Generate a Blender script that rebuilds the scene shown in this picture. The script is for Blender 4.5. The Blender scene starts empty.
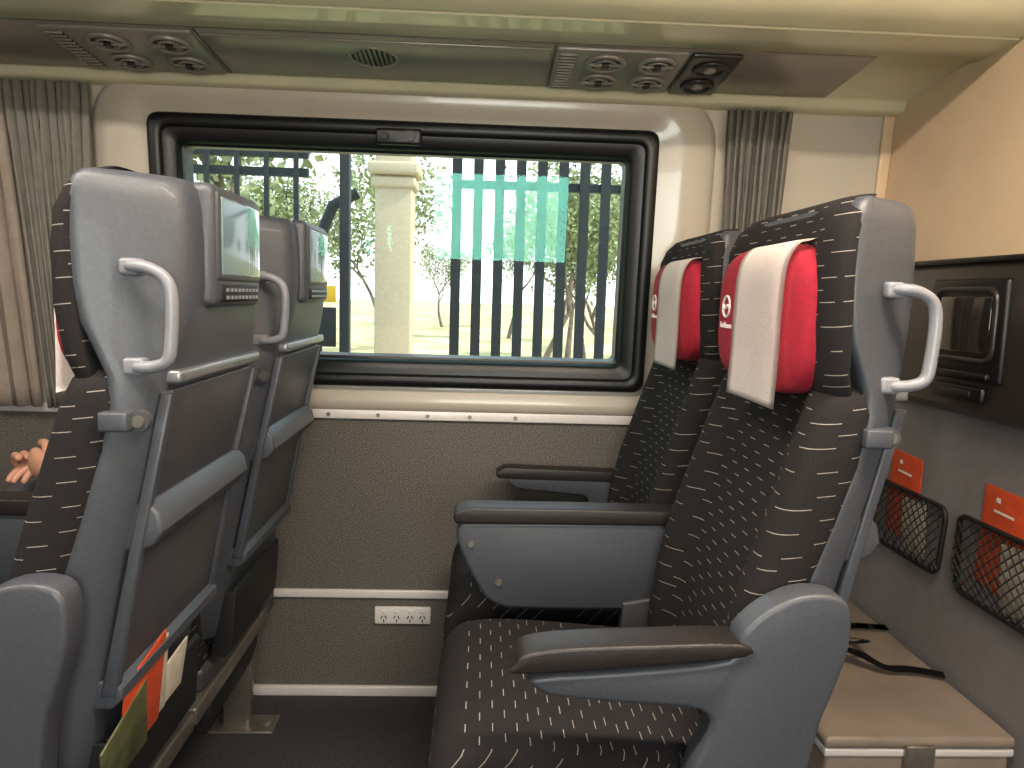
import bpy, bmesh, math, random
from mathutils import Vector, Matrix
random.seed(7)
scene=bpy.context.scene
col=scene.collection

# ------------------------------------------------------------------ helpers
def lin(c):
    c=c/255.0
    return c/12.92 if c<=0.04045 else ((c+0.055)/1.055)**2.4
def rgb(r,g,b): return (lin(r),lin(g),lin(b),1)

def new_mat(name,color,rough=0.5,metal=0.0,var=0.0,vscale=60,bump=0.0,bscale=300,coat=0.0,spec=0.5,emit=None,sheen=0.0):
    m=bpy.data.materials.new(name); m.use_nodes=True
    nt=m.node_tree; b=nt.nodes['Principled BSDF']
    b.inputs['Base Color'].default_value=color
    b.inputs['Roughness'].default_value=rough
    b.inputs['Metallic'].default_value=metal
    b.inputs['Coat Weight'].default_value=coat
    b.inputs['Specular IOR Level'].default_value=spec
    b.inputs['Sheen Weight'].default_value=sheen
    tc=nt.nodes.new('ShaderNodeTexCoord')
    n=nt.nodes.new('ShaderNodeTexNoise'); n.inputs['Scale'].default_value=vscale; n.inputs['Detail'].default_value=4
    nt.links.new(tc.outputs['Object'],n.inputs['Vector'])
    mx=nt.nodes.new('ShaderNodeMix'); mx.data_type='RGBA'
    v=max(var,0.03)
    mx.inputs[6].default_value=tuple(c*(1-v) for c in color[:3])+(1,)
    mx.inputs[7].default_value=tuple(min(1,c*(1+v)) for c in color[:3])+(1,)
    cr=nt.nodes.new('ShaderNodeMapRange'); cr.inputs[1].default_value=0.35; cr.inputs[2].default_value=0.65
    nt.links.new(n.outputs['Fac'],cr.inputs[0]); nt.links.new(cr.outputs[0],mx.inputs[0])
    nt.links.new(mx.outputs[2],b.inputs['Base Color'])
    if bump>0:
        n2=nt.nodes.new('ShaderNodeTexNoise'); n2.inputs['Scale'].default_value=bscale; n2.inputs['Detail'].default_value=2
        nt.links.new(tc.outputs['Object'],n2.inputs['Vector'])
        bp=nt.nodes.new('ShaderNodeBump'); bp.inputs['Strength'].default_value=bump; bp.inputs['Distance'].default_value=0.002
        nt.links.new(n2.outputs['Fac'],bp.inputs['Height']); nt.links.new(bp.outputs['Normal'],b.inputs['Normal'])
    if emit:
        b.inputs['Emission Color'].default_value=color; b.inputs['Emission Strength'].default_value=emit
    return m

M={}
M['shell']=new_mat('seat_shell_plastic',rgb(66,69,76),0.42,0,0.08,160,0.25,700,coat=0.05)
M['shell2']=new_mat('seat_panel_plastic',rgb(66,66,70),0.42,0,0.06,40,0.1,500)
M['handle']=new_mat('handle_plastic',rgb(122,123,130),0.35)
M['silver']=new_mat('silver_trim',rgb(140,140,144),0.3,0.6)
M['alu']=new_mat('aluminium',rgb(155,148,140),0.35,0.8,0.1,80)
M['pad']=new_mat('armrest_pad',rgb(32,27,26),0.45,0,0.1,60,0.25,260)
M['black']=new_mat('black_plastic',rgb(14,14,16),0.40,0,0.05,60)
M['blackm']=new_mat('black_matt',rgb(20,19,20),0.6,0,0.1)
M['dkplast']=new_mat('dark_panel',rgb(38,33,31),0.35,0,0.05,coat=0.2)
M['red']=new_mat('red_pillow_cloth',rgb(148,16,40),0.9,0,0.12,90,0.4,700)
M['napkin']=new_mat('napkin_paper',rgb(250,243,238),0.9,0,0.03,120,0.4,500)
M['white']=new_mat('white_plastic',rgb(225,220,216),0.4)
M['wall']=new_mat('beige_wall_laminate',rgb(184,174,160),0.28,0,0.03,6,coat=0.25)
M['cream']=new_mat('cream_moulding',rgb(206,199,168),0.25,0,0.03,6,coat=0.3)
M['tan']=new_mat('partition_tan',rgb(210,183,152),0.4,0,0.04,8)
M['greywall']=new_mat('partition_grey',rgb(130,125,127),0.55,0,0.05,30,0.1,400)
M['carpetwall']=new_mat('wall_carpet',rgb(100,95,90),0.95,0,0.5,260,0.9,450)
M['floor']=new_mat('floor_carpet',rgb(56,54,58),0.95,0,0.6,220,0.9,400)
M['trim']=new_mat('trim_aluminium',rgb(225,217,214),0.35,0.1,0.03)
M['strip']=new_mat('service_panel',rgb(138,129,121),0.25,0.2,0.03,4)
M['vent']=new_mat('vent_plate',rgb(144,136,128),0.35,0.3)
M['ventd']=new_mat('vent_dark',rgb(34,31,30),0.4)
M['screen']=new_mat('screen_glass',rgb(110,132,144),0.12,0.0,0.02,3,coat=0.6,spec=0.7)
M['screend']=new_mat('screen_dark',rgb(32,28,28),0.1,0.0,coat=1.0)
M['orange']=new_mat('orange_card',rgb(205,78,42),0.5,0,0.12,30)
M['paper']=new_mat('paper',rgb(205,195,178),0.6,0,0.12,40)
M['green']=new_mat('magazine_green',rgb(84,88,58),0.4,0,0.4,30)
M['luggage']=new_mat('luggage_tan',rgb(138,123,110),0.35,0,0.12,9,0.2,60,coat=0.2)
M['skin']=new_mat('skin',rgb(218,160,134),0.5,0,0.06,60,0.1,300)
M['shirt']=new_mat('shirt_cloth',rgb(88,48,46),0.9,0,0.1,80,0.3,400)
M['trouser']=new_mat('trouser_cloth',rgb(98,98,108),0.9,0,0.1,80,0.3,400)
M['hair']=new_mat('hair',rgb(60,42,30),0.7,0,0.3,90,0.5,150)
M['shoe']=new_mat('shoe_leather',rgb(35,28,25),0.4)
M['fence']=new_mat('fence_steel',rgb(24,27,32),0.7,0,0.1)
M['pillar']=new_mat('painted_pillar',rgb(186,172,144),0.6,0,0.05)
M['yellow']=new_mat('yellow_band',rgb(200,165,50),0.5)
M['bark']=new_mat('bark',rgb(104,90,80),0.9,0,0.4,5)
M['leaf']=new_mat('leaf',rgb(132,142,100),0.7,0,0.4,1.2)
M['grass']=new_mat('dry_grass',rgb(180,172,118),1.0,0,0.45,0.5)
M['lamp']=new_mat('fill_lamp_diffuser',rgb(255,240,215),0.5,emit=2.0)

def fabric(name,kx,ux,row_h,per,frac,th):
    m=bpy.data.materials.new(name); m.use_nodes=True
    nt=m.node_tree; L=nt.links; b=nt.nodes['Principled BSDF']
    b.inputs['Roughness'].default_value=0.95; b.inputs['Specular IOR Level'].default_value=0.25
    tc=nt.nodes.new('ShaderNodeTexCoord'); sp=nt.nodes.new('ShaderNodeSeparateXYZ'); L.new(tc.outputs['Object'],sp.inputs[0])
    def mth(op,a,b_=None,c=None):
        n=nt.nodes.new('ShaderNodeMath'); n.operation=op
        for i,v in enumerate((a,b_,c)):
            if v is None: continue
            if isinstance(v,(int,float)): n.inputs[i].default_value=v
            else: L.new(v,n.inputs[i])
        return n.outputs[0]
    X,Y,Z=sp.outputs
    V=mth('DIVIDE',mth('SUBTRACT',Z,mth('MULTIPLY',X,kx)),row_h)
    row=mth('FLOOR',V)
    wn=nt.nodes.new('ShaderNodeTexWhiteNoise'); wn.noise_dimensions='1D'; L.new(row,wn.inputs['W'])
    alt=mth('MULTIPLY',mth('MODULO',mth('ABSOLUTE',row),2.0),0.5)
    u=mth('ADD',mth('DIVIDE',mth('ADD',Y,mth('MULTIPLY',X,ux)),per),mth('ADD',mth('MULTIPLY',wn.outputs['Value'],0.35),alt))
    fu=mth('FRACT',u); fv=mth('FRACT',V)
    du=mth('LESS_THAN',fu,frac)
    dv=mth('LESS_THAN',mth('ABSOLUTE',mth('SUBTRACT',fv,0.5)),th)
    mask=mth('MULTIPLY',du,dv)
    n=nt.nodes.new('ShaderNodeTexNoise'); n.inputs['Scale'].default_value=500; L.new(tc.outputs['Object'],n.inputs['Vector'])
    base=nt.nodes.new('ShaderNodeMix'); base.data_type='RGBA'
    base.inputs[6].default_value=rgb(18,16,18); base.inputs[7].default_value=rgb(40,37,38); L.new(n.outputs['Fac'],base.inputs[0])
    mx=nt.nodes.new('ShaderNodeMix'); mx.data_type='RGBA'
    mx.inputs[7].default_value=rgb(140,132,124); L.new(base.outputs[2],mx.inputs[6]); L.new(mask,mx.inputs[0])
    L.new(mx.outputs[2],b.inputs['Base Color'])
    bp=nt.nodes.new('ShaderNodeBump'); bp.inputs['Strength'].default_value=0.4; bp.inputs['Distance'].default_value=0.001
    L.new(n.outputs['Fac'],bp.inputs['Height']); L.new(bp.outputs['Normal'],b.inputs['Normal'])
    return m
M['fabric']=fabric('seat_fabric_back',0.12,0.8,0.0165,0.060,0.36,0.038)
M['fabric_seat']=fabric('seat_fabric_cushion',1.0,0.15,0.0180,0.062,0.34,0.038)

def glass():
    m=bpy.data.materials.new('window_glass'); m.use_nodes=True
    nt=m.node_tree; nt.nodes.remove(nt.nodes['Principled BSDF'])
    out=nt.nodes['Material Output']
    t=nt.nodes.new('ShaderNodeBsdfTransparent'); t.inputs[0].default_value=(0.92,0.94,0.92,1)
    g=nt.nodes.new('ShaderNodeBsdfGlossy'); g.inputs['Roughness'].default_value=0.01; g.inputs[0].default_value=(0.3,1,0.8,1)
    f=nt.nodes.new('ShaderNodeFresnel'); f.inputs[0].default_value=1.30
    mx=nt.nodes.new('ShaderNodeMixShader')
    nt.links.new(f.outputs[0],mx.inputs[0]); nt.links.new(t.outputs[0],mx.inputs[1]); nt.links.new(g.outputs[0],mx.inputs[2])
    nt.links.new(mx.outputs[0],out.inputs[0])
    return m
M['glass']=glass()
M['curtain']=new_mat('curtain_cloth',rgb(120,116,108),0.9,0,0.08,30,0.3,500)
M['curtain_lit']=new_mat('curtain_cloth_lit',rgb(148,134,124),0.9,0,0.08,30,0.3,500)  # lighter beige: daylight on the second curtain put into its colour

def empty(name,loc=(0,0,0),rot=(0,0,0),parent=None):
    e=bpy.data.objects.new(name,None); e.empty_display_size=0.1
    e.location=loc; e.rotation_euler=rot; col.objects.link(e)
    if parent: e.parent=parent
    return e
def link(name,me,parent=None,loc=(0,0,0),rot=(0,0,0)):
    o=bpy.data.objects.new(name,me); o.location=loc; o.rotation_euler=rot
    col.objects.link(o)
    if parent: o.parent=parent
    return o
def mesh_bm(name,bm,mat,smooth=True,angle=40):
    bmesh.ops.recalc_face_normals(bm,faces=bm.faces)
    if smooth:
        for f in bm.faces: f.smooth=True
        for e in bm.edges:
            if len(e.link_faces)==2 and e.calc_face_angle(0)>math.radians(angle): e.smooth=False
    me=bpy.data.meshes.new(name); bm.to_mesh(me); bm.free()
    me.materials.append(M[mat]); return me
def me_rbox(name,x0,x1,y0,y1,z0,z1,r,mat,seg=3):
    bm=bmesh.new(); bmesh.ops.create_cube(bm,size=1)
    for v in bm.verts:
        v.co=Vector(((x0+x1)/2+v.co.x*(x1-x0),(y0+y1)/2+v.co.y*(y1-y0),(z0+z1)/2+v.co.z*(z1-z0)))
    if r>0: bmesh.ops.bevel(bm,geom=list(bm.edges),offset=r,segments=seg,profile=0.5,affect='EDGES',clamp_overlap=True)
    return mesh_bm(name,bm,mat)
def me_loops(name,loops,mat,cap=False,closed_last=False,angle=40):
    bm=bmesh.new(); R=[]
    for lp in loops: R.append([bm.verts.new(p) for p in lp])
    n=len(loops[0])
    for a,b in zip(R[:-1],R[1:]):
        for i in range(n):
            j=(i+1)%n
            bm.faces.new((a[i],a[j],b[j],b[i]))
    if cap:
        bm.faces.new(R[0]); bm.faces.new(list(reversed(R[-1])))
    return mesh_bm(name,bm,mat,angle=angle)
def rpoly(pts,r,k=3):
    out=[]; n=len(pts)
    for i in range(n):
        p=Vector(pts[i]); a=Vector(pts[i-1]); b=Vector(pts[(i+1)%n])
        da=(a-p); db=(b-p); ra=min(r,da.length*0.48); rb=min(r,db.length*0.48)
        A=p+da.normalized()*ra; B=p+db.normalized()*rb
        for j in range(k+1):
            t=j/k; out.append(A*(1-t)**2+p*2*t*(1-t)+B*t*t)
    return out
def rrect(x0,x1,z0,z1,r,y,k=6):
    return [(p[0],y,p[1]) for p in rpoly([(x0,z0),(x1,z0),(x1,z1),(x0,z1)],r,k)]
def me_prof(name,pts,y0,y1,r,mat,rc=0.0,k=3,axis='y'):
    if rc>0: pts=[tuple(p) for p in rpoly(pts,rc,k)]
    bm=bmesh.new()
    if axis=='y': vs=[bm.verts.new((p[0],y0,p[1])) for p in pts]; d=Vector((0,y1-y0,0))
    else: vs=[bm.verts.new((y0,p[0],p[1])) for p in pts]; d=Vector((y1-y0,0,0))
    f=bm.faces.new(vs)
    ex=bmesh.ops.extrude_face_region(bm,geom=[f])
    nv=[g for g in ex['geom'] if isinstance(g,bmesh.types.BMVert)]
    bmesh.ops.translate(bm,verts=nv,vec=d)
    if r>0:
        bm.normal_update()
        es=[e for e in bm.edges if any(len(fc.verts)==len(pts) and len(pts)>4 for fc in e.link_faces) ] if len(pts)>4 else list(bm.edges)
        bmesh.ops.bevel(bm,geom=es,offset=r,segments=3,profile=0.5,affect='EDGES',clamp_overlap=True)
    return mesh_bm(name,bm,mat)
def me_tube(name,pts,rad,mat,n=8,cap=True,closed=False,sy=1.0):
    pts=[Vector(p) for p in pts]; rads=rad if isinstance(rad,(list,tuple)) else [rad]*len(pts)
    bm=bmesh.new(); R=[]
    up=None
    for i,p in enumerate(pts):
        if closed: t=(pts[(i+1)%len(pts)]-pts[i-1]).normalized()
        else: t=(pts[min(i+1,len(pts)-1)]-pts[max(i-1,0)]).normalized()
        if up is None:
            up=Vector((0,1,0)) if abs(t.y)<0.8 else Vector((0,0,1))
        u=(up-t*up.dot(t)).normalized(); up=u; w=t.cross(u)
        R.append([bm.verts.new(p+(u*math.cos(2*math.pi*j/n)*sy+w*math.sin(2*math.pi*j/n))*rads[i]) for j in range(n)])
    prs=list(zip(R[:-1],R[1:]))
    if closed: prs.append((R[-1],R[0]))
    for a,b in prs:
        for j in range(n): bm.faces.new((a[j],a[(j+1)%n],b[(j+1)%n],b[j]))
    if cap and not closed: bm.faces.new(R[0]); bm.faces.new(R[-1])
    return mesh_bm(name,bm,mat,angle=60)
def crom(pts,n=6,closed=False):
    P=[Vector(p) for p in pts]; out=[]; N=len(P)
    rng=range(N) if closed else range(N-1)
    for i in rng:
        if closed: a,b,c,d=P[i-1],P[i],P[(i+1)%N],P[(i+2)%N]
        else: a,b,c,d=P[max(i-1,0)],P[i],P[i+1],P[min(i+2,N-1)]
        for j in range(n):
            t=j/n
            out.append(0.5*((2*b)+(c-a)*t+(2*a-5*b+4*c-d)*t*t+(3*b-a-3*c+d)*t**3))
    if not closed: out.append(P[-1])
    return out
def me_super(name,c,r,e1,e2,mat,nu=40,nv=24):
    def s(v,e): return math.copysign(abs(v)**e,v)
    loops=[]
    for i in range(1,nv):
        ph=-math.pi/2+math.pi*i/nv
        loops.append([(c[0]+r[0]*s(math.cos(ph),e1)*s(math.cos(2*math.pi*j/nu),e2),c[1]+r[1]*s(math.cos(ph),e1)*s(math.sin(2*math.pi*j/nu),e2),c[2]+r[2]*s(math.sin(ph),e1)) for j in range(nu)])
    return me_loops(name,loops,mat,cap=True,angle=70)
def me_disc(name,c,r,depth,axis,mat,n=24,r2=None):
    bm=bmesh.new()
    bmesh.ops.create_cone(bm,cap_ends=True,segments=n,radius1=r,radius2=r2 if r2 is not None else r,depth=depth)
    if axis=='x': bmesh.ops.rotate(bm,verts=bm.verts,cent=(0,0,0),matrix=Matrix.Rotation(math.pi/2,3,'Y'))
    if axis=='y': bmesh.ops.rotate(bm,verts=bm.verts,cent=(0,0,0),matrix=Matrix.Rotation(math.pi/2,3,'X'))
    bmesh.ops.translate(bm,verts=bm.verts,vec=c)
    return mesh_bm(name,bm,mat)
def me_torus(name,c,R,r,axis,mat,n=28,m=8,sx=1.0):
    pts=[]
    for i in range(n):
        a=2*math.pi*i/n; u,v=R*math.cos(a)*sx,R*math.sin(a)
        pts.append({'z':(c[0]+u,c[1]+v,c[2]),'x':(c[0],c[1]+u,c[2]+v),'y':(c[0]+u,c[1],c[2]+v)}[axis])
    return me_tube(name,pts,r,mat,n=m,closed=True)

# ------------------------------------------------------------------ room shell
XW,XE=-3.3,1.10
YS,YN=-0.75,2.10
link('floor',me_rbox('floor',XW,XE+0.1,YS,YN+0.1,-0.06,0,0,'floor'))
link('wall_north',me_rbox('wall_north',XW,XE,YN,YN+0.1,0,0.85,0,'carpetwall'))
LEAN=math.radians(4.0)
ORG=(0,YN,0.85)
wins=[(-0.885,0.46),(-2.79,-1.445)]
WZ0,WZ1=0.085,0.797
def bay(xa,xb,wx0,wx1,flip=False):
    return [rrect(xa,xb,-0.004,0.93,0.0005,0.0),
            rrect(wx0-0.15,wx1+0.16,0.008,0.885,0.13,0.0),
            rrect(wx0-0.147,wx1+0.157,0.011,0.882,0.13,-0.008),
            rrect(wx0-0.13,wx1+0.14,0.022,0.872,0.12,-0.018),
            rrect(wx0-0.05,wx1+0.05,0.045,0.838,0.07,-0.020),
            rrect(wx0-0.02,wx1+0.02,0.066,0.816,0.05,-0.006),
            rrect(wx0+0.02,wx1-0.02,WZ0+0.02,WZ1-0.02,0.03,-0.004),
            rrect(wx0+0.02,wx1-0.02,WZ0+0.02,WZ1-0.02,0.03,0.09)]
for i,(xa,xb) in enumerate([(-1.165,XE),(XW,-1.165)]):
    link('wall_north',me_loops('wall_upper',bay(xa,xb,*wins[i]),'wall'),loc=ORG,rot=(LEAN,0,0))
def window(name,wx0,wx1,loc,rot):
    e=empty(name,loc,rot)
    def L(ins,y,r): return rrect(wx0+ins,wx1-ins,WZ0+ins,WZ1-ins,r,y)
    link('frame',me_loops('frame',[L(0,0.0,.035),L(0.0,-0.024,.035),L(.005,-0.030,.033),L(.028,-0.030,.03),L(.032,-0.026,.028),L(.036,-.018,.026),
        L(.064,-.014,.022),L(.070,-.006,.02),L(.074,.012,.02),L(.08,.015,.018),L(.08,.07,.018)],'black',angle=50),e)
    link('pane',me_prof('pane',[(p[0],p[2]) for p in L(.078,0,.018)],0.03,0.034,0,'glass'),e)
    cx=(wx0+wx1)/2-.02
    link('latch',me_rbox('latch',cx-.06,cx+.06,-.040,-.01,WZ1-.062,WZ1-.020,.008,'black'),e)
    link('latch_knob',me_disc('latch_knob',(cx+.03,-.043,WZ1-.040),.014,.014,'y','black'),e)
    link('latch_knob_2',me_disc('latch_knob',(cx-.035,-.043,WZ1-.040),.010,.012,'y','blackm'),e)
    return e
window('window_1',*wins[0],ORG,(LEAN,0,0))
window('window_2',*wins[1],ORG,(LEAN,0,0))
SW=(-0.42,0.62)
link('wall_south',me_rbox('wall_south',XW,XE,YS-0.1,YS,0,0.85,0,'carpetwall'))
link('wall_south',me_loops('wall_upper_s',[[(p[0],-p[1],p[2]) for p in lp] for lp in bay(-1.165,XE,*SW)],'wall'),loc=(0,YS,0.85))
link('wall_south',me_rbox('wall_south_blank',XW,-1.165,YS-0.1,YS,0.85,1.78,0,'wall'))
link('wall_south',me_rbox('wall_south_top',XW,XE,YS-0.1,YS,1.78,2.2,0,'cream'))
window('window_3',*SW,(SW[0]+SW[1],YS,0.85),(0,0,math.pi))
link('wall_west',me_rbox('wall_west',XW-0.1,XW,YS,YN,0,2.2,0,'greywall'))
link('ceiling',me_rbox('ceiling',XW,XE,YS-0.1,1.72,2.10,2.16,0,'cream'))
link('wall_north',me_rbox('wall_north_top',XW,XE,2.042,2.2,1.765,2.2,0,'cream'))
link('wall_east',me_rbox('wall_east_lower',XE,XE+0.06,YS,YN+.05,0,1.12,0,'greywall'))
link('wall_east',me_rbox('wall_east_upper',XE,XE+0.06,YS,YN+.05,1.12,2.2,0,'tan'))
def trim(i,*a,mat='trim',r=.003): link('trim_%d'%i,me_rbox('trim',*a,r,mat))
trim(1,XW,0.9,YN-.012,YN+.002,.836,.862)
trim(2,XW,XE,YN-.010,YN+.002,.304,.328)
trim(3,XW,XE,YN-.012,YN+.002,0.0,.03)
trim(4,XE-.016,XE,YN-.03,YN-.004,.0,.84,mat='greywall')
trim(6,-.705,-.68,YN-.011,YN+.002,.03,.304)
for x in (-.53,-.43,-.29,-.15,-.03,.1):
    link('screw',me_disc('screw',(x,YN-.014,.849),.006,.004,'y','alu',12))
link('trim_5',me_rbox('trim',XE-.03,XE,-.012,0,0,.86,.004,'tan'),loc=ORG,rot=(LEAN,0,0))

# ------------------------------------------------------------------ overhead rack
prof=[(2.040,1.706),(2.03,1.708),(1.998,1.708),(1.988,1.716),(1.984,1.730),(1.975,1.737),(1.71,1.760),(1.695,1.751),(1.62,1.751),(1.572,1.756),(1.568,1.763),(1.562,1.758),(1.52,1.768),(1.475,1.795),(1.445,1.85),(1.435,1.92),(1.45,2.0),(1.50,2.06),(1.60,2.098),(2.040,2.098)]
link('luggage_rack',me_prof('luggage_rack',prof,XW,XE,0,'cream',axis='x'))
SL=-math.atan(0.023/0.265)
SC=(0,1.842,1.7480)
e=empty('service_panel',SC,(SL,0,0))
link('strip',me_rbox('strip',XW+.02,.875,-.130,.128,-.006,.004,.003,'strip'),e)
link('seam_1',me_rbox('seam',.146,.149,-.128,.126,-.0075,0,0,'ventd'),e)
link('seam_2',me_rbox('seam',-.648,-.645,-.128,.126,-.0075,0,0,'ventd'),e)
link('speaker_plate',me_rbox('speaker_plate',-.64,.14,-.105,.105,-.010,-.004,.003,'strip'),e)
link('speaker_rim',me_torus('speaker_rim',(-.27,-.02,-.010),.055,.003,'z','vent'),e)
sp=[(i,j) for i in range(-4,5) for j in range(-4,5) if i*i+j*j<=17]
bm=bmesh.new()
for i,j in sp:
    mt=Matrix.Translation((-.27+i*.0115,-.02+j*.0115,-.011))
    bmesh.ops.create_cone(bm,cap_ends=True,segments=8,radius1=.0028,radius2=.0028,depth=.003,matrix=mt)
link('speaker_holes',mesh_bm('speaker_holes',bm,'ventd'),e)
def louvre(e,x,y,r,i):
    link('louvre_ring_%d'%i,me_torus('louvre_ring',(x,y,-.016),r,.006,'z','vent'),e)
    link('louvre_cup_%d'%i,me_disc('louvre_cup',(x,y,-.013),r,.006,'z','ventd'),e)
    link('louvre_hub_%d'%i,me_torus('louvre_hub',(x,y,-.018),r*.55,.0035,'z','vent'),e)
    link('louvre_slat_%d'%i,me_rbox('slat',x-r*.92,x+r*.92,y-.004,y+.004,-.022,-.016,.001,'vent'),e)
    link('louvre_tab_%d'%i,me_rbox('tab',x-.008,x+.008,y-.010,y+.010,-.026,-.016,.002,'ventd'),e)
def vent(x0,x1):
    e=empty('air_vent_panel',SC,(SL,0,0))
    link('plate',me_rbox('plate',x0,x1,-.118,.118,-.013,-.003,.004,'vent'),e)
    link('grille_hole',me_rbox('gh',x0+.008,x0+.046,-.1,.1,-.0145,-.01,.001,'ventd'),e)
    for k in range(12):
        link('grille_bar_%d'%k,me_rbox('gb',x0+.008,x0+.046,-.1+k*.0175,-.1+k*.0175+.006,-.018,-.012,.001,'vent'),e)
    i=0
    w=(x1-x0-.05)
    for fx in (.27,.76):
        for y in (-.056,.056):
            louvre(e,x0+.05+w*fx,y,.042,i); i+=1
vent(.152,.450); vent(-.985,-.655)
e=empty('reading_light_panel',SC,(SL,0,0))
link('plate',me_rbox('plate',.458,.575,-.118,.118,-.016,-.003,.006,'dkplast'),e)
for i,y in enumerate((-.052,.052)):
    link('lamp_ring_%d'%i,me_torus('lr',(.516,y,-.018),.036,.006,'z','ventd'),e)
    link('lamp_cup_%d'%i,me_disc('lc',(.516,y,-.016),.034,.004,'z','black'),e)
    link('lamp_lens_%d'%i,me_disc('ll',(.516,y,-.020),.014,.006,'z','vent'),e)
for x in (-2.2,-.6,.55):
    e=empty('fill_light_fixture',(x,.55,2.10))  # unseen fixtures, added to go with the ceiling fill lights
    link('diffuser',me_rbox('diffuser',-.45,.45,-.06,.06,-.018,-.002,.006,'lamp'),e)
    link('bezel',me_rbox('bezel',-.48,.48,-.08,.08,-.008,0,.003,'white'),e)

# ------------------------------------------------------------------ curtains
def curtain(x0,x1,xb0,xb1,z0,z1,folds,mat='curtain'):
    bm=bmesh.new(); NU=folds*10; NV=14; G=[]
    for j in range(NV+1):
        t=j/NV; z=z0+(z1-z0)*t; row=[]
        for i in range(NU+1):
            u=i/NU; x=(xb0+(xb1-xb0)*u)*(1-t)+(x0+(x1-x0)*u)*t
            ph=2*math.pi*folds*u
            y=-.045+.020*math.sin(ph+.5*math.sin(3*t))*(.7+.4*math.sin(u*17))
            row.append(bm.verts.new((x+.006*math.sin(ph*2+t*2),y,z)))
        G.append(row)
    for j in range(NV):
        for i in range(NU): bm.faces.new((G[j][i],G[j][i+1],G[j+1][i+1],G[j+1][i]))
    me=mesh_bm('curtain',bm,mat,angle=180)
    o=link('curtain',me,loc=ORG,rot=(LEAN,0,0))
    s=o.modifiers.new('s','SOLIDIFY'); s.thickness=.002
curtain(.64,.80,.66,.78,.0,.855,8)
curtain(-1.225,-1.02,-1.18,-1.055,.01,.855,10)
curtain(-1.43,-1.24,-1.43,-1.20,.01,.855,5,'curtain_lit')

# power sockets
e=empty('power_socket',(-.214,YN,.252))
link('plate',me_rbox('plate',-.082,.082,-.012,0,-.026,.026,.004,'white'),e)
for i,x in enumerate((-.055,-.018,.022,.058)):
    link('switch_%d'%i,me_rbox('sw',x-.006,x+.006,-.016,-.01,.008,.018,.002,'white'),e)
    for j,(dx,rt) in enumerate(((-.006,.5),(.006,-.5),(0,0))):
        link('slot_%d_%d'%(i,j),me_rbox('sl',-.0016,.0016,-.0005,.0005,-.005,.005,0,'black'),e,loc=(x+dx,-.0126,-.004 if j<2 else -.015),rot=(0,rt,0))

# ------------------------------------------------------------------ seats
def trap(z,xf,xb,wf,wb,r): 
    return [(p[0],p[1],z) for p in rpoly([(xf,-wf),(xb,-wb),(xb,wb),(xf,wf)],r,5)]
shell=[(.43,.365,.44,.20,.17,.02),(.44,.355,.45,.215,.18,.03),(.55,.385,.47,.222,.19,.03),(.66,.41,.493,.226,.195,.03),(.82,.455,.525,.229,.198,.03),
 (.94,.494,.558,.230,.196,.03),(1.04,.522,.582,.229,.19,.03),(1.08,.520,.592,.229,.182,.03),(1.115,.505,.602,.230,.172,.03),(1.15,.490,.609,.232,.164,.03),(1.20,.482,.614,.233,.160,.028),
 (1.26,.480,.614,.233,.158,.028),(1.31,.482,.611,.232,.158,.028),(1.333,.486,.606,.228,.154,.028),(1.343,.496,.597,.218,.145,.025),(1.346,.51,.585,.20,.13,.02)]
def fab(z,xs,xf,xc,w,b=.05,r=.03):
    return [(p[0],p[1],z) for p in rpoly([(xs,-w),(xf+.01,-w),(xf,-w+b),(xc,-w+b+.055),(xc,w-b-.055),(xf,w-b),(xf+.01,w),(xs,w)],r,4)]
fback=[(.50,.41,.345,.37,.20),(.51,.41,.333,.360,.215),(.58,.42,.335,.370,.222),(.70,.44,.350,.392,.226),(.80,.465,.374,.415,.227),(.90,.50,.406,.443,.227),(.98,.525,.432,.463,.226),(1.05,.535,.455,.481,.225),(1.075,.535,.466,.486,.218),(1.085,.53,.48,.49,.20)]
fhead=[(1.065,.51,.485,.495,.20),(1.073,.51,.470,.486,.215),(1.105,.50,.460,.480,.224),(1.17,.495,.453,.476,.231),(1.24,.492,.452,.474,.231),(1.29,.495,.456,.477,.228),(1.322,.505,.468,.482,.220),(1.342,.52,.485,.492,.205),(1.350,.535,.505,.507,.185)]
SM={}
SM['back_shell']=me_loops('back_shell',[trap(*s) for s in shell],'shell',cap=True,angle=50)
SM['back_cushion']=me_loops('back_cushion',[fab(*s) for s in fback],'fabric',cap=True,angle=60)
SM['head_cushion']=me_loops('head_cushion',[fab(*s) for s in fhead],'fabric',cap=True,angle=60)
SM['pillow']=me_super('pillow',(.474,0,1.175),(.048,.190,.114),.55,.50,'red')
bm=bmesh.new(); G=[]
pp=crom([(.492,0,1.287),(.470,0,1.2925),(.442,0,1.284),(.4262,0,1.252),(.4228,0,1.19),(.4224,0,1.12),(.420,0,1.046)],5)
for j,p in enumerate(pp):
    G.append([bm.verts.new((p.x-.0015*math.sin(i*.5+j*.08)+max(0,(3-i))**2*.0003,-.150+.200*i/10,p.z)) for i in range(11)])
for a,b in zip(G[:-1],G[1:]):
    for i in range(10): bm.faces.new((a[i],a[i+1],b[i+1],b[i]))
bmesh.ops.solidify(bm,geom=list(bm.faces),thickness=.0015)
SM['napkin']=mesh_bm('napkin',bm,'napkin',angle=180)
SM['emblem_ring']=me_torus('emblem_ring',(.4262,.098,1.190),.018,.0022,'x','white')
SM['emblem_wave']=me_tube('emblem_wave',crom([(.4258,.084,1.187),(.4258,.092,1.193),(.4258,.102,1.186),(.4258,.112,1.193)],4),.002,'white',n=6)
bm=bmesh.new()
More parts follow.
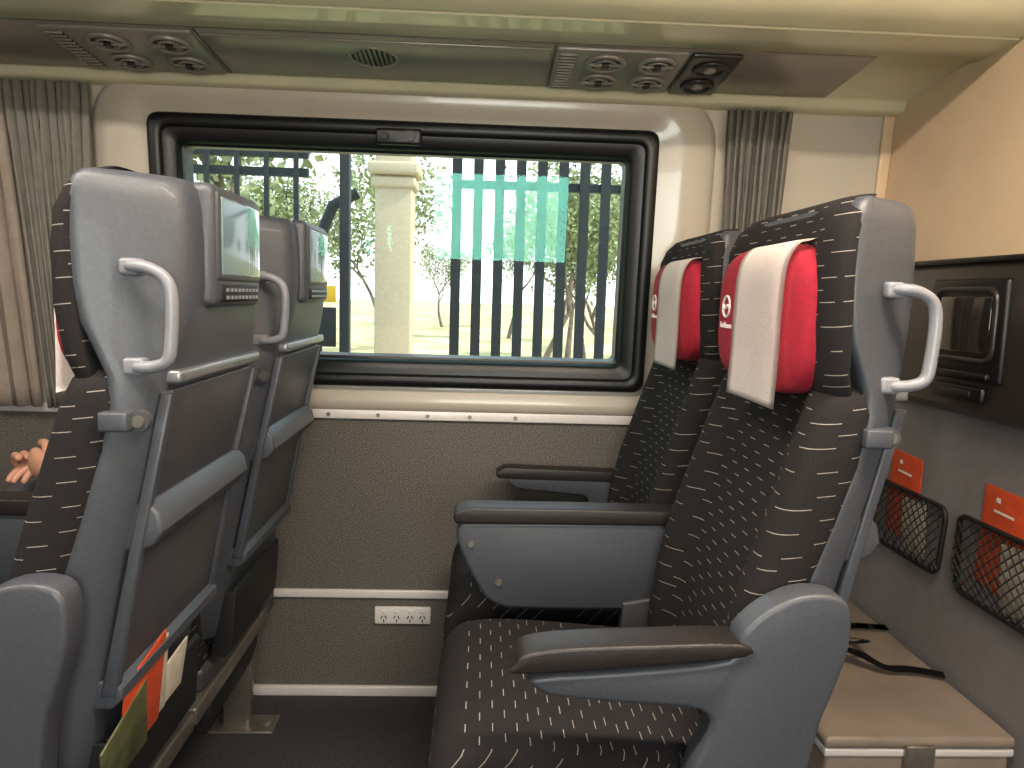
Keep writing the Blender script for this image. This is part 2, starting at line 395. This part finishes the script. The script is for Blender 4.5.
for k in range(8):
    h=.010 if k in(0,3) else .0065
    bmesh.ops.create_cube(bm,size=1,matrix=Matrix.Translation((.4266+max(0,4-k)*.0008,.130-k*.0088,1.153+h/2))@Matrix.Diagonal((.004,.0045,h,1)))
SM['emblem_lettering']=mesh_bm('emblem_lettering',bm,'white')
cush=[(.42,.53),(.30,.545),(.1,.560),(-.0,.558),(-.045,.538),(-.066,.49),(-.064,.43),(-.035,.385),(.1,.375),(.42,.375)]
SM['seat_cushion']=me_prof('seat_cushion',[(p.x,p.z) for p in crom([(a,0,b) for a,b in cush],4)],-.228,.228,.034,'fabric_seat')
SM['seat_pan']=me_rbox('seat_pan',.0,.43,-.215,.215,.325,.38,.015,'shell2')
SM['beam_rear']=me_rbox('beam_rear',.385,.435,-.27,.27,.285,.325,.006,'alu')
SM['beam_front']=me_rbox('beam_front',.06,.11,-.27,.27,.285,.325,.006,'alu')
SM['monitor_housing']=me_rbox('monitor_housing',.585,.627,-.112,.112,1.168,1.345,.014,'shell')
SM['screen_bezel']=me_rbox('screen_bezel',.616,.6305,-.101,.101,1.206,1.336,.008,'shell2')
SM['screen']=me_rbox('screen',.62,.6325,-.090,.090,1.214,1.328,.004,'screen')
SM['controller']=me_rbox('controller',.616,.631,-.088,.088,1.176,1.202,.005,'blackm')
bm=bmesh.new()
for i in range(9):
    for j in range(2):
        bmesh.ops.create_cube(bm,size=1,matrix=Matrix.Translation((.6312,-.07+i*.0175,1.183+j*.011))@Matrix.Diagonal((.003,.009,.005,1)))
SM['buttons']=mesh_bm('buttons',bm,'silver')
def hpath(y):
    return crom([(.545,y+.025,1.220),(.558,y,1.222),(.582,y-.004,1.219),(.602,y-.004,1.206),(.609,y-.004,1.18),(.607,y-.004,1.13),(.602,y-.004,1.102),(.585,y-.002,1.093),(.563,y,1.091),(.552,y+.025,1.091)],5)
SM['grab_handle']=me_tube('grab_handle',hpath(-.210),.0092,'handle',n=10,sy=.9)
SM['handle_foot']=me_rbox('handle_foot',.542,.570,-.214,-.185,1.080,1.103,.005,'handle')
SM['handle_foot_top']=me_rbox('handle_foot_top',.540,.566,-.212,-.185,1.210,1.232,.005,'handle')
SM['latch_boss']=me_disc('latch_boss',(.562,-.208,1.020),.014,.014,'y','shell2')
SM['latch_cap']=me_disc('latch_cap',(.562,-.215,1.020),.008,.006,'y','alu')
SM['latch_flap']=me_rbox('latch_flap',.518,.556,-.234,-.20,1.008,1.034,.004,'shell')
SM['back_panel']=me_prof('back_panel',[(.535,.89),(.577,1.058),(.592,1.058),(.551,.89)],-.172,.172,.004,'shell2')
SM['panel_rail']=me_rbox('panel_rail',.575,.604,-.178,.178,1.066,1.084,.005,'silver')
SM['tray_lip']=me_prof('tray_lip',[(.50,.832),(.545,.832),(.566,.842),(.578,.862),(.572,.888),(.558,.902),(.52,.902)],-.186,.186,.006,'shell')
SM['lower_panel']=me_prof('lower_panel',[(.475,.64),(.515,.83),(.541,.83),(.506,.64)],-.172,.172,.004,'shell2')
SM['lower_bar']=me_prof('lower_bar',[(.46,.60),(.50,.60),(.515,.615),(.516,.632),(.505,.642),(.47,.642)],-.188,.188,.005,'shell')
SM['side_rail']=me_prof('side_rail',[(.485,.62),(.535,.85),(.58,1.055),(.597,1.055),(.552,.85),(.508,.62)],-.190,-.174,.004,'shell')
SM['side_rail_far']=me_prof('side_rail_far',[(.485,.62),(.535,.85),(.58,1.055),(.597,1.055),(.552,.85),(.508,.62)],.174,.190,.004,'shell')
SM['pocket']=me_prof('pocket',[(.43,.39),(.462,.39),(.478,.41),(.488,.54),(.481,.545),(.468,.43),(.445,.41)],-.17,.17,.003,'blackm')
SM['pocket_side']=me_prof('pocket_side',[(.43,.39),(.462,.39),(.478,.41),(.488,.54),(.455,.54)],-.175,-.168,.002,'blackm')
SM['under_cover']=me_prof('under_cover',[(.36,.22),(.41,.20),(.425,.24),(.43,.28),(.36,.28)],-.17,.17,.005,'blackm')
arm=[(.078,.705),(.20,.715),(.335,.732),(.348,.765),(.380,.798),(.425,.820),(.472,.820),(.493,.800),(.494,.745),(.480,.69),(.464,.64),(.452,.56),(.446,.45),(.44,.30),(.43,.12),(.30,.12),(.30,.30),(.285,.45),(.292,.56),(.315,.630),(.300,.660),(.22,.668),(.12,.676),(.085,.686)]
SM['armrest_frame']=me_prof('armrest_frame',[(p.x,p.z) for p in crom([(a,0,b) for a,b in arm],3,closed=True)],-.282,-.234,.011,'shell')
pad=[(.056,.712),(.054,.726),(.068,.740),(.12,.748),(.22,.753),(.345,.756),(.352,.738),(.20,.722)]
SM['armrest_pad']=me_prof('armrest_pad',[(p.x,p.z) for p in crom([(a,0,b) for a,b in pad],3,closed=True)],-.288,-.229,.012,'pad')
SM['end_foot']=me_rbox('end_foot',.26,.46,-.28,-.235,0,.13,.01,'shell2')
mid=[(-.04,.745),(.15,.748),(.41,.748),(.44,.72),(.43,.59),(.40,.562),(.20,.560),(.06,.562),(.02,.58),(-.02,.65),(-.044,.71)]
SM['centre_armrest']=me_prof('centre_armrest',mid,.252,.298,.010,'shell',rc=.015)
SM['centre_pad']=me_prof('centre_pad',[(-.047,.742),(-.050,.765),(-.02,.776),(.2,.776),(.42,.774),(.43,.745)],.244,.306,.010,'pad',rc=.01)
SM['centre_hinge']=me_prof('centre_hinge',[(.30,.48),(.42,.48),(.45,.58),(.40,.60),(.30,.58)],.245,.290,.006,'shell2')
SM['arm_screw_1']=me_disc('arm_screw_1',(-.012,.249,.700),.0065,.006,'y','alu',14)
SM['arm_screw_2']=me_disc('arm_screw_2',(.045,.249,.620),.0065,.006,'y','alu',14)
SM['wall_armrest_pad']=me_prof('wall_armrest_pad',[(.05,.700),(.045,.715),(.07,.730),(.2,.727),(.40,.722),(.41,.695)],.235,.290,.010,'pad',rc=.01)
SM['wall_armrest']=me_prof('wall_armrest',[(.07,.703),(.41,.70),(.45,.60),(.44,.30),(.33,.30),(.32,.58),(.30,.655),(.10,.672)],.240,.284,.008,'shell',rc=.015)
SM['leg']=me_prof('leg',[(.33,.0),(.34,.30),(.42,.30),(.40,.0)],.175,.205,.004,'alu')
SM['leg_front']=me_prof('leg_front',[(.10,.0),(.07,.30),(.12,.30),(.16,.0)],.175,.205,.004,'alu')
SM['leg_flange']=me_rbox('leg_flange',.30,.47,.15,.235,0,.010,.003,'alu')
SM['flange_bolt']=me_disc('flange_bolt',(.445,.19,.014),.012,.010,'z','silver',6)
SM['leg_flange_front']=me_rbox('leg_flange_front',.05,.21,.15,.235,0,.012,.003,'alu')
common=['back_shell','back_cushion','head_cushion','pillow','napkin','emblem_ring','emblem_wave','emblem_lettering','seat_cushion','seat_pan','beam_rear','beam_front',
 'monitor_housing','screen_bezel','screen','controller','buttons','grab_handle','handle_foot','handle_foot_top','latch_boss','latch_cap','latch_flap','back_panel','panel_rail','tray_lip','lower_panel','lower_bar','side_rail','side_rail_far','pocket','pocket_side','under_cover']
aisle=['armrest_frame','armrest_pad','end_foot','centre_armrest','centre_pad','centre_hinge','arm_screw_1','arm_screw_2']
wside=['wall_armrest_pad','wall_armrest','leg','leg_front','leg_flange','leg_flange_front','flange_bolt']
def seat(x,y,kind):
    e=empty('reclining_seat',(x,y,0))
    for k in common+(aisle if kind=='a' else wside): link(k,SM[k],e)
    return e
YA,YB=1.19,1.74
for sx in (0,-1.01,-2.02):
    seat(sx,YA,'a'); seat(sx,YB,'w')
for sx in (-1.01,):
    for (yy,rot,mt,h) in ((-.06,.22,'orange',.22),(-.03,.30,'paper',.205),(-.10,.38,'green',.16),(.03,.12,'paper',.15)):
        link('magazine',me_rbox('magazine',-.0015,.0015,-.065,.065,0,h,.0005,mt),loc=(sx+.470+random.random()*.006,YA+yy,.43),rot=(rot,.20,0))

# ------------------------------------------------------------------ partition fittings
e=empty('partition_monitor_unit',(XE,0,0))
link('housing',me_prof('housing',[(0,.965),(-.035,.967),(-.055,.985),(-.058,1.10),(-.056,1.28),(-.045,1.302),(0,1.306)],.80,1.975,.012,'dkplast'),e)
link('top_lip',me_rbox('top_lip',-.062,0,.80,1.975,1.296,1.308,.004,'black'),e)
for i,y in enumerate((1.56,1.10)):
    link('bezel_%d'%i,me_rbox('bezel',-.066,-.05,y-.125,y+.125,1.045,1.262,.010,'black'),e)
    link('screen_%d'%i,me_rbox('screen',-.068,-.06,y-.085,y+.085,1.105,1.225,.003,'screend'),e)
    link('surround_%d'%i,me_tube('surround',[(-.066,p[0],p[1]) for p in rpoly([(y-.10,1.09),(y+.10,1.09),(y+.10,1.24),(y-.10,1.24)],.03,4)],.006,'dkplast',closed=True),e)
    link('controller_%d'%i,me_rbox('controller',-.070,-.055,y-.085,y+.085,1.002,1.036,.007,'black'),e)
    link('controller_keys_%d'%i,me_rbox('keys',-.072,-.066,y-.05,y+.05,1.012,1.026,.0025,'ventd'),e)
    link('shelf_%d'%i,me_rbox('shelf',-.076,-.055,y-.10,y+.10,1.052,1.066,.005,'black'),e)
def net_pocket(y0,y1,z0,z1):
    e=empty('net_pocket',(XE,0,0))
    rr=[(-.012,p[0],p[1]) for p in rpoly([(y0,z1),(y0+.015,z0),(y1-.015,z0),(y1,z1)],.03,4)]
    link('rim',me_tube('rim',rr,.006,'blackm',closed=True,n=8),e)
    s=.026
    c=y0-(z1-z0)
    bm=bmesh.new()
    def seg(a,b):
        a=Vector(a);b=Vector(b);d=b-a
        if d.length<.01:return
        q=d.to_track_quat('Z','Y').to_matrix().to_4x4()
        bmesh.ops.create_cone(bm,cap_ends=False,segments=5,radius1=.0018,radius2=.0018,depth=d.length,matrix=Matrix.Translation((a+b)/2)@q)
    while c<y1+.02:
        for sg in (1,-1):
            H=z1-z0
            if sg==1: t0=max(0,y0+.008-c); t1=min(H,y1-.008-c); f=lambda t:(-.014-.012*math.sin(math.pi*t/H),c+t,z0+t)
            else: t0=max(0,c+H-(y1-.008)); t1=min(H,c+H-(y0+.008)); f=lambda t:(-.014-.012*math.sin(math.pi*t/H),c+H-t,z0+t)
            if t1>t0:
                n=5
                for i in range(n): seg(f(t0+(t1-t0)*i/n),f(t0+(t1-t0)*(i+1)/n))
        c+=s
    link('net',mesh_bm('net',bm,'blackm'),e)
net_pocket(1.63,1.955,.57,.735)
net_pocket(1.255,1.585,.565,.738)
def card(y,z,w,h,mt,rx,dx):
    link('safety_card' if mt=='orange' else 'leaflet',me_rbox('card',-.0012,.0012,-w/2,w/2,-h/2,h/2,.0005,mt),loc=(XE-dx,y,z),rot=(rx,0,0))
for y0 in (1.82,1.455):
    card(y0,.715,.135,.22,'orange',.04,.005)
    card(y0-.06,.650,.10,.14,'paper',-.1,.008)
    link('leaflet',me_rbox('leaflet_title',-.0004,.0004,-.03,.03,-.0025,.0025,0,'white'),loc=(XE-.0068,y0,.775),rot=(.04,0,0))
    link('leaflet',me_rbox('leaflet_title',-.0004,.0004,-.006,.006,-.005,.005,0,'white'),loc=(XE-.0068,y0+.02,.800),rot=(.04,0,0))

# storage case with strap
e=empty('storage_case',(0,0,0))
link('body',me_rbox('body',.705,1.085,1.35,2.04,0,.32,.012,'luggage'),e)
link('lid',me_rbox('lid',.698,1.09,1.343,2.045,.322,.348,.010,'luggage'),e)
link('rim',me_rbox('rim',.700,1.088,1.346,2.042,.306,.322,.003,'trim'),e)
link('hasp',me_rbox('hasp',.86,.92,1.335,1.35,.27,.335,.004,'alu'),e)
def strap(pts,w,mat,name):
    P=crom(pts,6); bm=bmesh.new(); R=[]
    for i,p in enumerate(P):
        t=(P[min(i+1,len(P)-1)]-P[max(i-1,0)]).normalized(); s=t.cross(Vector((0,0,1))).normalized()*w/2
        R.append((bm.verts.new(p-s),bm.verts.new(p+s)))
    for a,b in zip(R[:-1],R[1:]): bm.faces.new((a[0],a[1],b[1],b[0]))
    bmesh.ops.solidify(bm,geom=list(bm.faces),thickness=.003)
    return link(name,mesh_bm(name,bm,mat))
strap([(1.085,1.575,.358),(1.02,1.60,.358),(.96,1.60,.362),(.91,1.63,.380),(.87,1.69,.368),(.83,1.66,.358),(.78,1.60,.358)],.034,'blackm','luggage_strap')
strap([(1.085,1.82,.358),(1.0,1.83,.358),(.90,1.82,.358),(.75,1.84,.358)],.034,'blackm','luggage_strap')
strap([(.95,1.76,.358),(.95,1.68,.390),(.92,1.64,.405),(.89,1.68,.385),(.89,1.78,.358)],.018,'blackm','luggage_strap')
link('luggage_tag',me_rbox('tag',.86,.93,1.70,1.79,.3485,.356,.002,'white'))

# ------------------------------------------------------------------ passenger (window seat, front row)
def skinned(name,verts,edges,rads,mat,parent,sub=2,root=0):
    me=bpy.data.meshes.new(name); me.from_pydata(verts,edges,[]); me.update()
    o=link(name,me,parent)
    md=o.modifiers.new('skin','SKIN'); md.use_smooth_shade=True
    for i,r in enumerate(rads):
        rr=r if isinstance(r,tuple) else (r,r)
        me.skin_vertices[0].data[i].radius=rr
        me.skin_vertices[0].data[i].use_root=(i==root)
    s=o.modifiers.new('sub','SUBSURF'); s.levels=sub; s.render_levels=sub
    me.materials.append(M[mat]); return o
P=empty('seated_passenger',(0,0,0)); Y0=1.74; SX=-1.01
def w(x,y,z): return (SX+x,Y0+y,z)
V=[w(.27,0,.67),w(.29,0,.81),w(.325,0,.95),w(.345,0,1.03),w(.35,0,1.09),
   w(.33,-.17,1.01),w(.28,-.205,.88),w(.22,-.205,.785),w(.15,-.16,.78),
   w(.33,.17,1.01),w(.28,.195,.88),w(.22,.195,.785),w(.15,.15,.78)]
E=[(0,1),(1,2),(2,3),(3,4),(3,5),(5,6),(6,7),(7,8),(3,9),(9,10),(10,11),(11,12)]
skinned('torso',V,E,[(.13,.09),(.13,.09),(.14,.09),(.09,.08),.055,.062,.05,.045,.040,.062,.05,.045,.040],'shirt',P)
V=[w(.25,0,.67),w(.20,-.09,.645),w(.0,-.12,.655),w(-.17,-.12,.63),w(-.18,-.12,.33),w(-.16,-.12,.10),
   w(.20,.09,.645),w(.0,.12,.655),w(-.17,.12,.63),w(-.18,.12,.33),w(-.16,.12,.10)]
E=[(0,1),(1,2),(2,3),(3,4),(4,5),(0,6),(6,7),(7,8),(8,9),(9,10)]
skinned('legs',V,E,[.10,.09,.085,.068,.055,.042,.09,.085,.068,.055,.042],'trouser',P)
for s in (-1,1):
    skinned('shoe_%d'%(1 if s<0 else 2),[w(-.14,s*.12,.06),w(-.22,s*.12,.045),w(-.33,s*.125,.035)],[(0,1),(1,2)],[.045,.042,.033],'shoe',P)
def hand(s,zo,tag):
    HX=.025; zo=zo-.002; k=1.08
    elbow=w(.17,s*.16,.785); mid_=w(.11,s*.135,.783); wr=w(.03+HX,s*.09,.775+zo); pm=w(-.015+HX,s*.055,.778+zo); kn=w(-.045+HX,s*.025,.782+zo)
    skinned('forearm_'+tag,[elbow,mid_,wr,pm,kn],[(0,1),(1,2),(2,3),(3,4)],[.038,.035,(.023,.028),(.019,.037),(.016,.037)],'skin',P)
    for i in range(4):
        ln=[.9,1.05,1.0,.8][i]*k; f=(i-1.5)*.019
        bx,by=-.042+f*.75+HX,s*.022+f*.6*s*-1
        a=w(bx,by,.784+zo); b=w(bx-.026*ln,by-s*.022*ln,.788+zo); c=w(bx-.040*ln,by-s*.042*ln,.772+zo); d=w(bx-.044*ln,by-s*.054*ln,.755+zo)
        skinned('finger_%s_%d'%(tag,i+1),[a,b,c,d],[(0,1),(1,2),(2,3)],[.0095,.009,.0085,.007],'skin',P)
    a=w(.01+HX,s*.055,.785+zo); b=w(-.01+HX,s*.025,.805+zo); c=w(-.030+HX,s*.0,.815+zo); d=w(-.048+HX,-s*.012,.812+zo)
    skinned('thumb_'+tag,[a,b,c,d],[(0,1),(1,2),(2,3)],[.014,.0115,.010,.008],'skin',P)
hand(-1,.012,'near'); hand(1,-.018,'far')
bm=bmesh.new(); bmesh.ops.create_uvsphere(bm,u_segments=32,v_segments=24,radius=1)
for v in bm.verts:
    x,y,z=v.co
    sx=.098; sy=.075*(1-.18*max(0,-z)); sz=.115
    X=x*sx; 
    if x<-.3 and abs(y)<.22 and -.35<z<.05: X-=.018*(1-abs(y)/.22)*(1-abs(z+.18)/.2 if abs(z+.18)<.2 else 0)
    if x<0 and z<-.55: X-=.012
    if x<-.3 and .02<z<.2 and .2<abs(y)<.55: X+=.008
    v.co=(X,y*sy,z*sz)
hd=w(.305,0,1.195)
link('head',mesh_bm('head',bm,'skin',angle=180),P,loc=hd)
link('neck',me_tube('neck',[w(.345,0,1.06),w(.32,0,1.14)],.05,'skin',n=16),P)
bm=bmesh.new(); bmesh.ops.create_uvsphere(bm,u_segments=32,v_segments=20,radius=1)
bmesh.ops.delete(bm,geom=[v for v in bm.verts if (v.co.z<.25 and v.co.x<-.05) or v.co.z<-.45],context='VERTS')
for v in bm.verts: v.co=Vector((v.co.x*.107+.004,v.co.y*.084,v.co.z*.124+.003))*(1+.02*math.sin(v.co.x*40)*math.sin(v.co.y*37))
link('hair',mesh_bm('hair',bm,'hair',angle=180),P,loc=hd)
for s in (-1,1):
    link('ear_%d'%(s+2),me_super('ear',(hd[0]+.005,hd[1]+s*.076,hd[2]-.005),(.018,.008,.030),1,1,'skin',16,10),P)
    link('eye_%d'%(s+2),me_super('eye',(hd[0]-.082,hd[1]+s*.03,hd[2]+.012),(.012,.013,.010),1,1,'white',14,10),P)
    link('iris_%d'%(s+2),me_disc('iris',(hd[0]-.0935,hd[1]+s*.03,hd[2]+.012),.005,.002,'x','hair',12),P)
link('mouth',me_super('mouth',(hd[0]-.093,hd[1],hd[2]-.055),(.008,.022,.006),1,1,'red',16,8),P)

# ------------------------------------------------------------------ exterior
link('ground',me_rbox('ground',-90,90,2.6,160,-1.0,-.9,0,'grass'))
link('ground',me_rbox('ground',-90,90,-80,-1.2,-1.0,-.9,0,'grass'))
def tube_pts(bm,pts,rads,n=8):
    R=[];pts=[Vector(p) for p in pts];up=Vector((0,1,0.01))
    for i,p in enumerate(pts):
        t=(pts[min(i+1,len(pts)-1)]-pts[max(i-1,0)]).normalized(); u=(up-t*up.dot(t)).normalized(); up=u; ww=t.cross(u)
        R.append([bm.verts.new(p+(u*math.cos(2*math.pi*j/n)+ww*math.sin(2*math.pi*j/n))*rads[i]) for j in range(n)])
    for a,b in zip(R[:-1],R[1:]):
        for j in range(n): bm.faces.new((a[j],a[(j+1)%n],b[(j+1)%n],b[j]))
def fence(x0,x1,y,sp,bw,zt,name,rails):
    bm=bmesh.new(); x=x0
    while x<x1:
        c=Matrix.Translation((x,y,(zt-.9)/2))@Matrix.Diagonal((bw,.02,zt+.9,1)); bmesh.ops.create_cube(bm,size=1,matrix=c)
        bmesh.ops.create_cone(bm,cap_ends=True,segments=4,radius1=bw*.6,radius2=.003,depth=.09,matrix=Matrix.Translation((x,y,zt+.045)))
        x+=sp
    for z in rails:
        bmesh.ops.create_cube(bm,size=1,matrix=Matrix.Translation(((x0+x1)/2,y+.03,z))@Matrix.Diagonal((x1-x0,.04,.045,1)))
    link(name,mesh_bm(name,bm,'fence',smooth=False))
fence(-.16,4.2,4.2,.118,.054,2.02,'steel_fence',(-.5,1.80))
fence(-5.2,-.98,4.2,.16,.026,2.05,'steel_fence',(-.5,1.83,1.93))
link('gate_post',me_rbox('gate_post',-.80,-.745,4.17,4.23,-.9,2.3,.005,'fence'))
e=empty('station_pillar',(-.45,3.8,0))
link('shaft',me_rbox('shaft',-.09,.09,-.09,.09,-.9,3.2,.008,'pillar'),e)
link('capital',me_rbox('capital',-.125,.125,-.125,.125,1.76,1.82,.015,'pillar'),e)
link('necking',me_rbox('necking',-.108,.108,-.108,.108,1.70,1.75,.012,'pillar'),e)
link('plinth',me_rbox('plinth',-.14,.14,-.14,.14,-.9,-.5,.01,'pillar'),e)
e=empty('signal_post',(-1.02,4.6,0))
link('pole',me_tube('pole',[(0,0,-.9),(0,0,1.2),(.02,0,1.5),(.10,0,1.7),(.25,0,1.78)],.035,'fence',n=10),e)
link('sign',me_rbox('sign',-.13,.13,-.06,-.045,1.12,1.22,.003,'yellow'),e)
link('sign_plate',me_rbox('sign2',-.13,.13,-.06,-.045,.85,1.09,.003,'fence'),e)
def tree_mesh(seed,leafn=3300,leaf=.15):
    rnd=random.Random(seed); bm=bmesh.new(); tips=[]
    def br(p,d,L,r,lv):
        pts=[p];rs=[r];q=Vector(p)
        for i in range(4):
            d=(d+Vector((rnd.uniform(-.25,.25),rnd.uniform(-.25,.25),rnd.uniform(-.05,.2)))).normalized(); q=q+d*L/4; pts.append(q.copy()); rs.append(r*(1-.13*(i+1)))
        tube_pts(bm,pts,rs,7 if lv<2 else 5)
        if lv>=2: tips.extend(pts[2:])
        if lv<3:
            for k in range(3 if lv<2 else 2):
                nd=(d+Vector((rnd.uniform(-1,1),rnd.uniform(-1,1),rnd.uniform(-.1,.6)))).normalized()
                br(pts[-1 if k<2 else 3],nd,L*.72,r*.55,lv+1)
    br(Vector((0,0,0)),Vector((rnd.uniform(-.2,.2),0,1)),2.2,.10,0)
    nb=len(bm.faces)
    for i in range(leafn):
        t=rnd.choice(tips)+Vector((rnd.gauss(0,.34),rnd.gauss(0,.34),rnd.gauss(-.1,.30)))
        a=Vector((rnd.uniform(-1,1),rnd.uniform(-1,1),rnd.uniform(-1.2,.2))).normalized()*leaf; b=a.cross(Vector((rnd.uniform(-1,1),rnd.uniform(-1,1),rnd.uniform(-1,1)))).normalized()*leaf*.28
        bm.faces.new([bm.verts.new(t),bm.verts.new(t+a*.5+b),bm.verts.new(t+a),bm.verts.new(t+a*.5-b)])
    bm.faces.ensure_lookup_table()
    for f in bm.faces[nb:]: f.material_index=1
    me=bpy.data.meshes.new('gum_tree')
    for f in bm.faces: f.smooth=f.material_index==0
    bm.to_mesh(me); bm.free(); me.materials.append(M['bark']); me.materials.append(M['leaf']); return me
T=[tree_mesh(3),tree_mesh(11),tree_mesh(23)]
rnd=random.Random(5)
pos=[(-2.3,8.5,1.0)]+[(rnd.uniform(-16,14),rnd.uniform(15,26),rnd.uniform(.8,1.15)) for _ in range(12)]+[(rnd.uniform(-38,34),rnd.uniform(30,48),rnd.uniform(.9,1.4)) for _ in range(26)]
for i,(x,y,s) in enumerate(pos):
    o=link('gum_tree',T[i%3],loc=(x,y,-.95),rot=(0,0,rnd.uniform(0,6.28))); o.scale=(s,s,s)
for i in range(6):
    o=link('gum_tree',T[i%3],loc=(-7+i*2.6,-9-(i%3)*2,-.95),rot=(0,0,i)); o.scale=(1,1,1)

# ------------------------------------------------------------------ light
wd=bpy.data.worlds.new('world'); scene.world=wd; wd.use_nodes=True
nt=wd.node_tree; bg=nt.nodes['Background']
tc=nt.nodes.new('ShaderNodeTexCoord'); sp=nt.nodes.new('ShaderNodeSeparateXYZ'); rmp=nt.nodes.new('ShaderNodeValToRGB')
nt.links.new(tc.outputs['Generated'],sp.inputs[0]); nt.links.new(sp.outputs[2],rmp.inputs[0]); nt.links.new(rmp.outputs[0],bg.inputs[0])
rmp.color_ramp.elements[0].color=(.97,.98,1,1); rmp.color_ramp.elements[1].color=(.55,.75,1,1); rmp.color_ramp.elements[1].position=.7
bg.inputs[1].default_value=2.3
def light(kind,name,loc,rot,power,color=(1,1,1),size=None,ang=None):
    l=bpy.data.lights.new(name,kind); l.energy=power; l.color=color
    if kind=='AREA': l.shape='RECTANGLE'; l.size,l.size_y=size
    if ang: l.angle=ang
    o=bpy.data.objects.new(name,l); o.location=loc; o.rotation_euler=rot; col.objects.link(o); return o
sd=Vector((-.75,.14,-.75))
light('SUN','sun',(0,-5,8),sd.to_track_quat('-Z','Y').to_euler(),4.5,(1,.93,.82),ang=.01)
for x,p,c in ((-2.2,19,(1,.90,.78)),(-.6,19,(1,.90,.78)),(.55,24,(1,.84,.66))):
    light('AREA','ceiling_fill_light',(x,.55,2.07),(0,0,0),p,c,(.9,.12))  # added fill to brighten the cabin; the last one warms the right wall
light('AREA','sky_fill_window_3',(.1,YS-.35,1.45),(math.pi/2,0,0),58,(1,.98,.95),(1.3,1.0))  # area lamp added outside the opposite window as cabin fill

# ------------------------------------------------------------------ camera
yaw=math.radians(2.4); pit=math.radians(6.9)
F=Vector((math.sin(yaw)*math.cos(pit),math.cos(yaw)*math.cos(pit),-math.sin(pit)))
R=Vector((math.cos(yaw),-math.sin(yaw),0)); U=R.cross(F)
ro=.03
R2=(R+U*ro).normalized(); U2=(U-R*ro).normalized()
mw=Matrix(((R2.x,U2.x,-F.x,0),(R2.y,U2.y,-F.y,0),(R2.z,U2.z,-F.z,1.2),(0,0,0,1)))
cam=bpy.data.cameras.new('camera'); cam.sensor_width=36; cam.lens=740/1024*36; cam.clip_start=.02; cam.clip_end=400
co=bpy.data.objects.new('camera',cam); col.objects.link(co); co.matrix_world=mw
scene.camera=co
scene.view_settings.view_transform='Standard'
scene.view_settings.exposure=0.45
